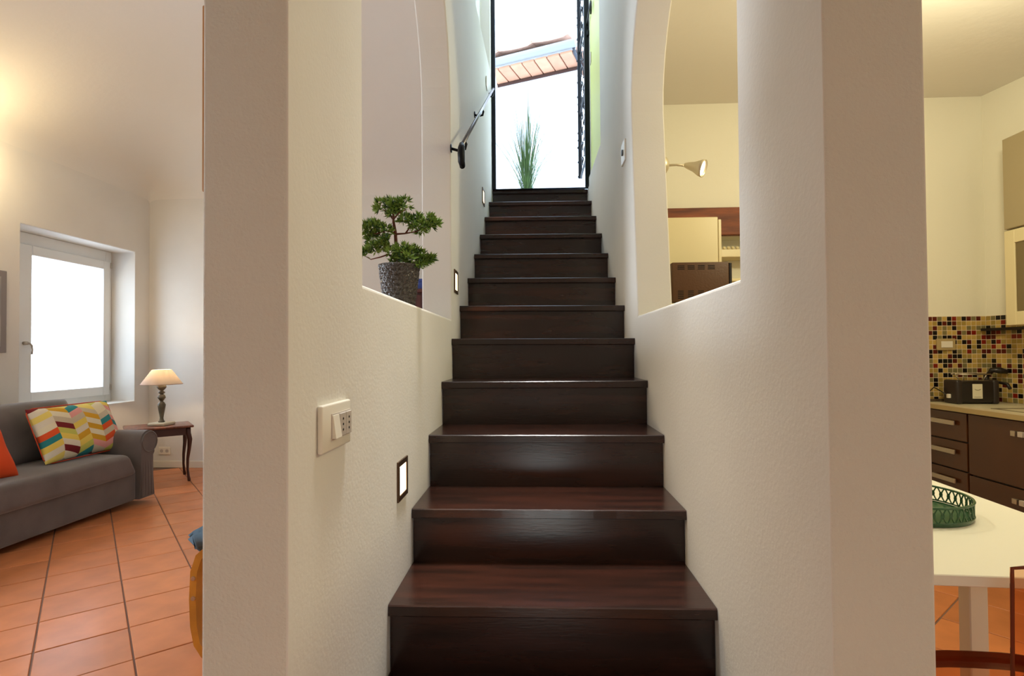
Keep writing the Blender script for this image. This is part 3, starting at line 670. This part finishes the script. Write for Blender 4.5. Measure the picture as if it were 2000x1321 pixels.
# worktop
WT = mat('worktop', S(206, 194, 164), .35); WTE = mat('worktop_edge', S(176, 156, 110), .4)
fx = 2.67
def prism_obj(poly, z0, z1): bm = B(); prism(bm, poly, 'Z', z0, z1); return bm
wt = thing('kitchen_worktop', 'pale kitchen worktop with inset steel sink along the right wall', 'worktop', (2.9, 3.0, .843))
def loc2(pl, o=(2.9, 3.0)): return [(x-o[0], y-o[1]) for x, y in pl]
e_ = .006
bm = prism_obj(loc2([(fx, 1.3), (rxk(1.3)-e_, 1.3), (rxk(3.84)-e_, 3.84), (fx, 3.84)]), 0, .04)
o = mk('slab', bm, WT, wt); c = B(); box(c, (-.17, -.55, -.1), (.25, .33, .2)); cut(o, [c])
bm = B(); box(bm, (fx-2.9-.003, -1.7, .001), (fx-2.9, .84, .03)); mk('edge_strip', bm, WTE, wt)
STEEL = mat('steel', S(170, 160, 140), .35, .9)
bm = B()
for a, b in (((-.185, -.565, .040), (-.17, .345, .044)), ((.25, -.565, .040), (.265, .345, .044)), ((-.17, .33, .040), (.25, .345, .044)), ((-.17, -.565, .040), (.25, -.55, .044))): box(bm, a, b, .001, 1)
sk = mk('sink_rim', bm, STEEL, wt)
bm = B(); a, b = (-.17, -.55, -.13), (.25, .33, .04)
vb = [bm.verts.new(q) for q in ((a[0], a[1], b[2]), (b[0], a[1], b[2]), (b[0], b[1], b[2]), (a[0], b[1], b[2]), (a[0]+.02, a[1]+.02, a[2]), (b[0]-.02, a[1]+.02, a[2]), (b[0]-.02, b[1]-.02, a[2]), (a[0]+.02, b[1]-.02, a[2]))]
for f in ((4, 5, 6, 7), (0, 1, 5, 4), (1, 2, 6, 5), (2, 3, 7, 6), (3, 0, 4, 7)): bm.faces.new([vb[k] for k in f])
mk('sink_basin', bm, STEEL, wt)
bm = B(); box(bm, (-.2, .82, .041), (.17, .838, .058), .002); mk('upstand', bm, mat('dark_upstand', S(88, 72, 54), .5), wt)
# base units
GB = mat('gloss_brown', S(78, 44, 22), .16, coat=.25, var=.2, vscale=2)
GBD = mat('cabinet_side', S(40, 22, 14), .4)
def unit(label, y0, y1, fronts):
    t = thing('base_cabinet', label, 'cabinet', (fx+.02, y0, 0))
    bm = B(); prism(bm, [(.02, .002), (rxk(y0)-fx-.05, .002), (rxk(y1)-fx-.05, y1-y0-.002), (.02, y1-y0-.002)], 'Z', .08, .842); mk('carcass', bm, GBD, t)
    bm = B(); box(bm, (.07, .0, 0), (.3, y1-y0, .08)); mk('plinth', bm, GBD, t)
    for nm, z0, z1, hd in fronts:
        bm = B(); box(bm, (0, .004, z0+.003), (.02, y1-y0-.004, z1-.003), .002, 1); f = mk(nm, bm, GB, t)
        w = y1-y0
        if hd == 'bar':
            bm = B(); box(bm, (-.022, w-.27, z1-.085), (-.012, w-.07, z1-.055), .003); box(bm, (-.013, w-.24, z1-.078), (0, w-.23, z1-.062)); box(bm, (-.013, w-.11, z1-.078), (0, w-.10, z1-.062)); mk('handle', bm, METAL, f)
        else:
            for q in range(4):
                bm = B(); yy = w-.35-q*.045; box(bm, (-.018, yy, z1-.088), (0, yy+.030, z1-.058), .002); mk('square_knob', bm, METAL if q % 2 == 0 else GREYP, f)
unit('glossy dark brown three drawer base unit in the kitchen corner', 3.49, 3.84, [('drawer', .655, .838, 'bar'), ('drawer', .47, .652, 'bar'), ('drawer', .085, .467, 'bar')])
unit('wide glossy dark brown base unit with two deep fronts beneath the sink', 2.60, 3.485, [('front_panel', .462, .838, 'sq'), ('deep_drawer', .085, .458, 'sq')])
unit('glossy dark brown base unit nearest the camera, mostly outside the photo', 1.32, 2.595, [('front_panel', .085, .838, 'sq')])
# toaster
TB = mat('toaster_black', S(34, 28, 26), .3)
to = thing('toaster', 'black toaster with white front label on the kitchen worktop', 'toaster', (2.868, 3.682, .884))
bm = B(); box(bm, (-.128, -.055, .006), (.128, .055, .150), .018, 4); mk('body', bm, TB, to, 'auto')
for s in (-1, 1):
    bm = B(); box(bm, (s*.115-.02, -.06, 0), (s*.115+.02, .06, .156), .012, 3); mk('end_cap', bm, mat('toaster_cap', S(46, 38, 36), .35), to, 'auto')
bm = B(); box(bm, (-.034, -.058, .035), (.028, -.054, .13), .001, 1); pl = mk('label_plate', bm, mat('white_label', S(226, 216, 190), .5), to)
bm = B(); tube(bm, [(-.022+.038*k/40, -.0583, .096-.006*math.sin(PI*k/40)+.0035*math.sin(k*1.35)) for k in range(41)], .0007, 5)
mk('script_lettering', bm, mat('faint_lettering', S(150, 134, 100), .5), pl)
bm = B()
for k in range(11): box(bm, (-.026+k*.0042, -.0586, .044), (-.0232+k*.0042, -.058, .0465))
mk('small_print', bm, TB, pl)
bm = B(); box(bm, (-.09, -.03, .1495), (.09, -.012, .1515)); box(bm, (-.09, .012, .1495), (.09, .03, .1515)); mk('bread_slots', bm, METAL, to)
bm = B()
for yy in (-.035, .0, .035): tube(bm, [(-.10, yy, .192), (.10, yy, .192)], .0045, 6)
tube(bm, [(-.09, -.035, .192), (-.09, .035, .192)], .0035, 6); tube(bm, [(.09, -.035, .192), (.09, .035, .192)], .0035, 6)
for s in (-1, 1): tube(bm, [(s*.075, -.035, .192), (s*.06, -.02, .15)], .003, 6); tube(bm, [(s*.075, .035, .192), (s*.06, .02, .15)], .003, 6)
mk('bun_rack', bm, METAL, to, True)
bm = B(); tube(bm, [(-.128, .0, .03), (-.15, .04, .07), (-.165, .10, .10), (-.175, .14, .06), (-.19, .17, .012)], .004, 6); mk('cord', bm, TB, to, True)
bm = B(); box(bm, (-.150, -.01, .035), (-.134, .012, .062), .003); mk('plug', bm, WHITEP, to)
# black tap behind the toaster
tp = thing('kitchen_tap', 'black kitchen tap with lever behind the toaster by the sink', 'tap', (3.035, 3.765, .884))
bm = B(); tube(bm, [(0, 0, 0), (0, 0, .19)], .016, 12); tube(bm, [(0, 0, .17), (.012, -.03, .215), (.045, -.05, .215), (.085, -.06, .205)], [.012, .018, .022, .014], 10); mk('lever', bm, TB, tp, True)
bm = B(); tube(bm, [(0, 0, .10), (.0, -.08, .14), (0, -.16, .13), (0, -.18, .10)], .010, 10); mk('spout', bm, TB, tp, True)
# socket plate on backsplash
t = thing('backsplash_socket', 'beige socket plate set in the mosaic of the kitchen back wall', 'socket', (2.83, 3.846, 1.275))
bm = B(); box(bm, (-.062, -.012, -.04), (.062, 0, .04), .003); mk('plate', bm, mat('beige_plate', S(176, 154, 108), .4), t)
bm = B(); box(bm, (-.035, -.016, -.022), (.04, -.012, .022), .001, 1); mk('module', bm, WHITEP, t)
# wall cabinets
CW = mat('cream_lacquer', S(226, 212, 170), .3); CG = mat('greige_lacquer', S(168, 152, 118), .3)
cx0 = 2.945
t = thing('wall_cabinet', 'cream wall cabinet with frosted glass door over the toaster', 'cabinet', (cx0, 2.0, 1.385))
def wedge(z0, z1, x0=.02): bm = B(); prism(bm, [(x0, 0), (rxk(2.0)-cx0-.006, 0), (rxk(3.5)-cx0-.006, 1.5), (x0, 1.5)], 'Z', z0, z1); return bm
mk('carcass', wedge(0, .595), CW, t)
for q in range(3):
    ya, yb = .003+q*.5, .497+q*.5; bm = B()
    for a, b in (((0, ya, .003), (.02, ya+.07, .592)), ((0, yb-.07, .003), (.02, yb, .592)), ((0, ya+.07, .003), (.02, yb-.07, .085)), ((0, ya+.07, .51), (.02, yb-.07, .592))): box(bm, a, b, .002, 1)
    dd = mk('door', bm, CW, t); bm = B(); box(bm, (.008, ya+.07, .085), (.013, yb-.07, .51)); mk('door_glass', bm, mat('smoked_glass', S(120, 104, 70), .15), dd)
t = thing('wall_cabinet', 'plain greige wall cabinet directly above the glass door cabinet', 'cabinet', (cx0, 2.0, 1.985))
mk('carcass', wedge(0, .575), CG, t)
for q in range(3):
    bm = B(); box(bm, (0, .003+q*.5, .003), (.02, .497+q*.5, .572), .003, 1); mk('door', bm, CG, t)
t = thing('under_cabinet_rail', 'black rail fixed to the mosaic under the wall cabinets', 'rail', (3.11, 3.85, 1.365))
bm = B(); c0 = rn*.006
pl = [c0+rd*.01, c0+rd*1.0, c0+rd*1.0+rn*.05, c0+rd*.01+rn*.05]; prism(bm, [(q.x, q.y) for q in pl], 'Z', 0, .018); mk('bar', bm, TB, t)
# beam, alcove shelf, tall cabinet, fridge, microwave
bm = B(); box(bm, (.64, 3.80, 2.052), (2.1, 3.848, 2.246), .004); o = mk('wooden_beam', bm, mat('knotty_pine', S(140, 72, 34), .55, var=1, vscale=3, stretch=(1, 6, 7), col2=S(92, 44, 22), bump=.3, bscale=20), None); tag(o, 'reddish knotty wooden beam across the kitchen back wall above the alcove', 'beam')
bm = B(); box(bm, (1.162, 3.82, 1.90), (1.948, 3.98, 1.955), .004)
for k in range(26): bmesh.ops.create_icosphere(bm, subdivisions=1, radius=.014, matrix=Matrix.Translation((1.18+k*.03, 3.83, 1.965)))
o = mk('alcove_shelf', bm, CW, None); tag(o, 'cream shelf with scalloped edge inside the alcove under the beam', 'shelf')
bm = B(); box(bm, (1.162, 3.86, 1.735), (1.948, 3.98, 1.755), .003); o = mk('alcove_shelf', bm, mat('pale_shelf', S(240, 226, 180), .4), None); tag(o, 'thin pale lower shelf inside the alcove under the beam', 'shelf')
bm = B(); lathe(bm, [(.022, 0), (.024, .02), (.026, .05), (.022, .05), (.02, .01)], 16); o = mk('cup', bm, WHITEP, None, True, loc=(1.372, 3.91, 1.7555)); tag(o, 'small white cup on the lower alcove shelf beside the microwave', 'cup')
t = thing('tall_cabinet', 'tall cream kitchen cabinet behind the microwave against the stair wall', 'cabinet', (.63, 3.5, 0))
bm = B(); box(bm, (0, 0, .08), (.548, .295, 2.105), .003, 1); mk('carcass', bm, CW, t)
bm = B(); box(bm, (.552, .003, .09), (.571, .29, 2.09), .003, 1); dd = mk('door', bm, CW, t)
bm = B(); box(bm, (.571, .03, 1.0), (.59, .04, 1.2), .003); mk('handle', bm, METAL, dd)
bm = B(); box(bm, (0, .02, 0), (.5, .295, .08)); mk('plinth', bm, GBD, t)
t = thing('refrigerator', 'cream refrigerator hidden behind the sill of the right niche, under the microwave', 'refrigerator', (.63, 2.92, 0))
bm = B(); box(bm, (0.005, 0, .03), (.54, .55, 1.50), .01, 3); mk('body', bm, CW, t, 'auto')
for z0, z1 in ((.05, .55), (.56, 1.495)):
    bm = B(); box(bm, (.545, .003, z0), (.59, .547, z1), .01, 3); dd = mk('door', bm, CW, t, 'auto'); bm = B(); box(bm, (.59, .03, (z0+z1)/2-.1), (.62, .05, (z0+z1)/2+.1), .005); mk('handle', bm, METAL, dd)
bm = B()
for x in (.05, .48):
    for y in (.05, .5): tube(bm, [(x, y, 0), (x, y, .03)], .02, 10)
mk('feet', bm, TB, t)
SLOT = mat('slot_black', S(10, 7, 5), .8)
MB_ = mat('microwave_brown', S(84, 54, 28), .5, bump=.1, bscale=90)
t = thing('microwave', 'dark brown microwave oven with vent slots seen through the right niche', 'microwave', (.757, 3.0, 1.501))
bm = B(); box(bm, (0, 0, .012), (.31, .42, .232), .006, 3); mk('casing', bm, MB_, t, 'auto')
bm = B(); box(bm, (.312, .005, .014), (.328, .415, .228), .004); mk('door', bm, TB, t)
for g0 in ((.03, .085, .14, .195)):
    for r in range(3):
        bm = B(); box(bm, (g0, -.001, .192+r*.009), (g0+.038, .002, .196+r*.009)); mk('vent_slot', bm, SLOT, t)
for g0 in ((.03, .085, .14, .195)):
    for r in range(5):
        bm = B(); box(bm, (g0, -.001, .030+r*.010), (g0+.032, .002, .034+r*.010)); mk('vent_slot', bm, SLOT, t)
bm = B()
for x in (.04, .27):
    for y in (.04, .38): tube(bm, [(x, y, 0), (x, y, .013)], .012, 8)
mk('feet', bm, TB, t)
# wall spotlight
CH_ = mat('satin_nickel', S(206, 194, 164), .35, .45)
t = thing('wall_spotlight', 'lit brushed metal wall spotlight beyond the right niche', 'lamp', (.629, 2.70, 2.17))
bm = B(); lathe(bm, [(.052, 0), (.050, .012), (.038, .03), (.018, .042), (.001, .045)], 24)
bmesh.ops.rotate(bm, cent=(0, 0, 0), matrix=Matrix.Rotation(PI/2, 3, 'Y'), verts=bm.verts); mk('wall_base', bm, CH_, t, True)
bm = B(); tube(bm, [(.04, 0, 0), (.08, 0, .002), (.125, 0, -.004)], .006, 8); mk('arm', bm, CH_, t, True)
ax = Vector((.74, -.46, -.34)).normalized(); hp = Vector((.12, 0, 0))
bm = B(); lathe(bm, [(.010, 0), (.017, .02), (.024, .05), (.040, .085), (.043, .10), (.039, .10), (.034, .085)], 24, cap=False)
mr = Vector((0, 0, 1)).rotation_difference(ax).to_matrix().to_4x4()
bmesh.ops.transform(bm, matrix=Matrix.Translation(hp) @ mr, verts=bm.verts); mk('lamp_head', bm, CH_, t, True)
bm = B(); lathe(bm, [(.036, .090), (.02, .095), (.001, .096)], 20); bmesh.ops.transform(bm, matrix=Matrix.Translation(hp) @ mr, verts=bm.verts); mk('bulb', bm, mat('halogen', (1, .95, .85, 1), .3, emit=(1, .88, .66, 1), estr=6), t, True)
q = Vector((.629, 2.70, 2.17))+hp+ax*.12; light('wall_spotlight_beam', 'SPOT', q, 14, WARM, .03, target=q+ax, spot=2.2)

# dining table, tray, clear brown chair
TW = mat('table_white', S(248, 244, 232), .3)
th = -math.radians(4)
dt = thing('dining_table', 'white rectangular dining table with square legs in the kitchen', 'table', (1.095, 1.68, 0), th)
bm = B(); box(bm, (-.37, -.475, .725), (.36, .53, .75), .002, 1); mk('tabletop', bm, TW, dt)
for x, y in ((.29, .155), (-.35, .155), (-.35, -.40)):
    bm = B(); box(bm, (x, y, 0), (x+.055, y+.055, .725), .003, 1); mk('leg', bm, TW, dt)
bm = B(); box(bm, (-.35, .17, .66), (.29, .19, .725)); box(bm, (-.34, -.35, .66), (-.32, .155, .725)); mk('apron', bm, TW, dt)
GR = mat('green_enamel', S(34, 84, 50), .3, coat=.4)
tr = thing('pierced_tray', 'round green metal tray with pierced rim on the white dining table', 'tray', (1.112, 1.705, .751))
R_ = .172
bm = B(); lathe(bm, [(.001, .004), (R_-.004, .004), (R_, .007), (R_, 0), (.001, 0)], 64); mk('base', bm, GR, tr, 'auto')
bm = B()
for z, r in ((.052, .0035), (.010, .0025)): tube(bm, [((R_+.001)*math.cos(a), (R_+.001)*math.sin(a), z) for a in [2*PI*k/72 for k in range(73)]], r, 6, False)
mk('rim', bm, GR, tr, True)
bm = B(); n = 46
for k in range(n):
    a0 = 2*PI*k/n
    for s in (-1, 1):
        pts = []
        for q in range(9):
            f = q/8; a = a0+s*(f*1.15-.08)*2*PI/n; pts.append((R_*math.cos(a), R_*math.sin(a), .010+.042*(.5-.5*math.cos(PI*f))))
        tube(bm, pts, .0021, 5, False)
    c = (a0+PI/n); tube(bm, [(R_*math.cos(c+.022*math.cos(t_)), R_*math.sin(c+.022*math.cos(t_)), .031+.008*math.sin(t_)) for t_ in [2*PI*q/10 for q in range(11)]], .0017, 5, False)
mk('pierced_scrollwork', bm, GR, tr, True)
# clear chair
AM = mat('smoked_amber_plastic', S(243, 204, 176), .06, trans=1, ior=1.1)
AMD = mat('smoked_amber_edge', S(140, 76, 54), .15, trans=.5, ior=1.2)
ch = thing('clear_chair', 'transparent smoky amber plastic chair tucked under the white dining table', 'chair', (1.112, 1.24, 0), -math.radians(3))
seat_pts = []
for k in range(48):
    a = 2*PI*k/48; c_, s_ = math.cos(a), math.sin(a); rx, ry = .215, .215
    x = math.copysign(abs(c_)**.62, c_)*rx*(1+.04*s_); y = math.copysign(abs(s_)**.75, s_)*ry
    seat_pts.append((x, y))
bm = B(); prism(bm, seat_pts, 'Z', .440, .447); mk('seat', bm, AM, ch)
bm = B(); A = [bm.verts.new((x, y, .46)) for x, y in seat_pts]; A2 = [bm.verts.new((x*.985, y*.985, .46)) for x, y in seat_pts]; D = [bm.verts.new((x*1.0, y*1.0, .415)) for x, y in seat_pts]; D2 = [bm.verts.new((x*.985, y*.985, .415)) for x, y in seat_pts]
for k in range(48):
    j = (k+1) % 48; bm.faces.new((A[k], A[j], D[j], D[k])); bm.faces.new((A2[k], A2[j], D2[j], D2[k])); bm.faces.new((A[k], A[j], A2[j], A2[k])); bm.faces.new((D[k], D[j], D2[j], D2[k]))
mk('seat_rim', bm, AMD, ch, 'auto')
bm = B(); nu, nv = 16, 10; gg = {}
for s in (0, 1):
    for i in range(nu+1):
        for j in range(nv+1):
            u = i/nu*2-1; v = j/nv
            wd_ = .195+.025*v; zt = .842-.012*abs(u)**8*v; x = u*wd_*(1-.02*max(0, abs(u)-.9)*v*10); z = .452+(zt-.452)*v
            y = -.165-.035*v-.05*(1-u*u)+(s*.006)
            gg[s, i, j] = bm.verts.new((x, y, z))
for i in range(nu):
    for j in range(nv):
        for s in (0, 1): bm.faces.new((gg[s, i, j], gg[s, i+1, j], gg[s, i+1, j+1], gg[s, i, j+1]))
for i in range(nu):
    for j in (0, nv): bm.faces.new((gg[0, i, j], gg[0, i+1, j], gg[1, i+1, j], gg[1, i, j]))
for j in range(nv):
    for i in (0, nu): bm.faces.new((gg[0, i, j], gg[0, i, j+1], gg[1, i, j+1], gg[1, i, j]))
edge_pts = [gg[0, 0, j].co.copy() for j in range(nv+1)]+[gg[0, i, nv].co.copy() for i in range(1, nu+1)]+[gg[0, nu, j].co.copy() for j in range(nv-1, -1, -1)]
mk('backrest', bm, AM, ch, 'auto')
bm = B(); tube(bm, edge_pts, .0035, 6); mk('back_edge', bm, AMD, ch, True)
for x, y in ((-.17, .16), (.17, .16), (-.165, -.165), (.165, -.165)):
    bm = B(); tube(bm, [(x, y, .438), (x*1.03, y*1.05, .25), (x*1.12, y*1.15, 0)], [.018, .016, .012], 12); mk('leg', bm, AMD, ch, True)
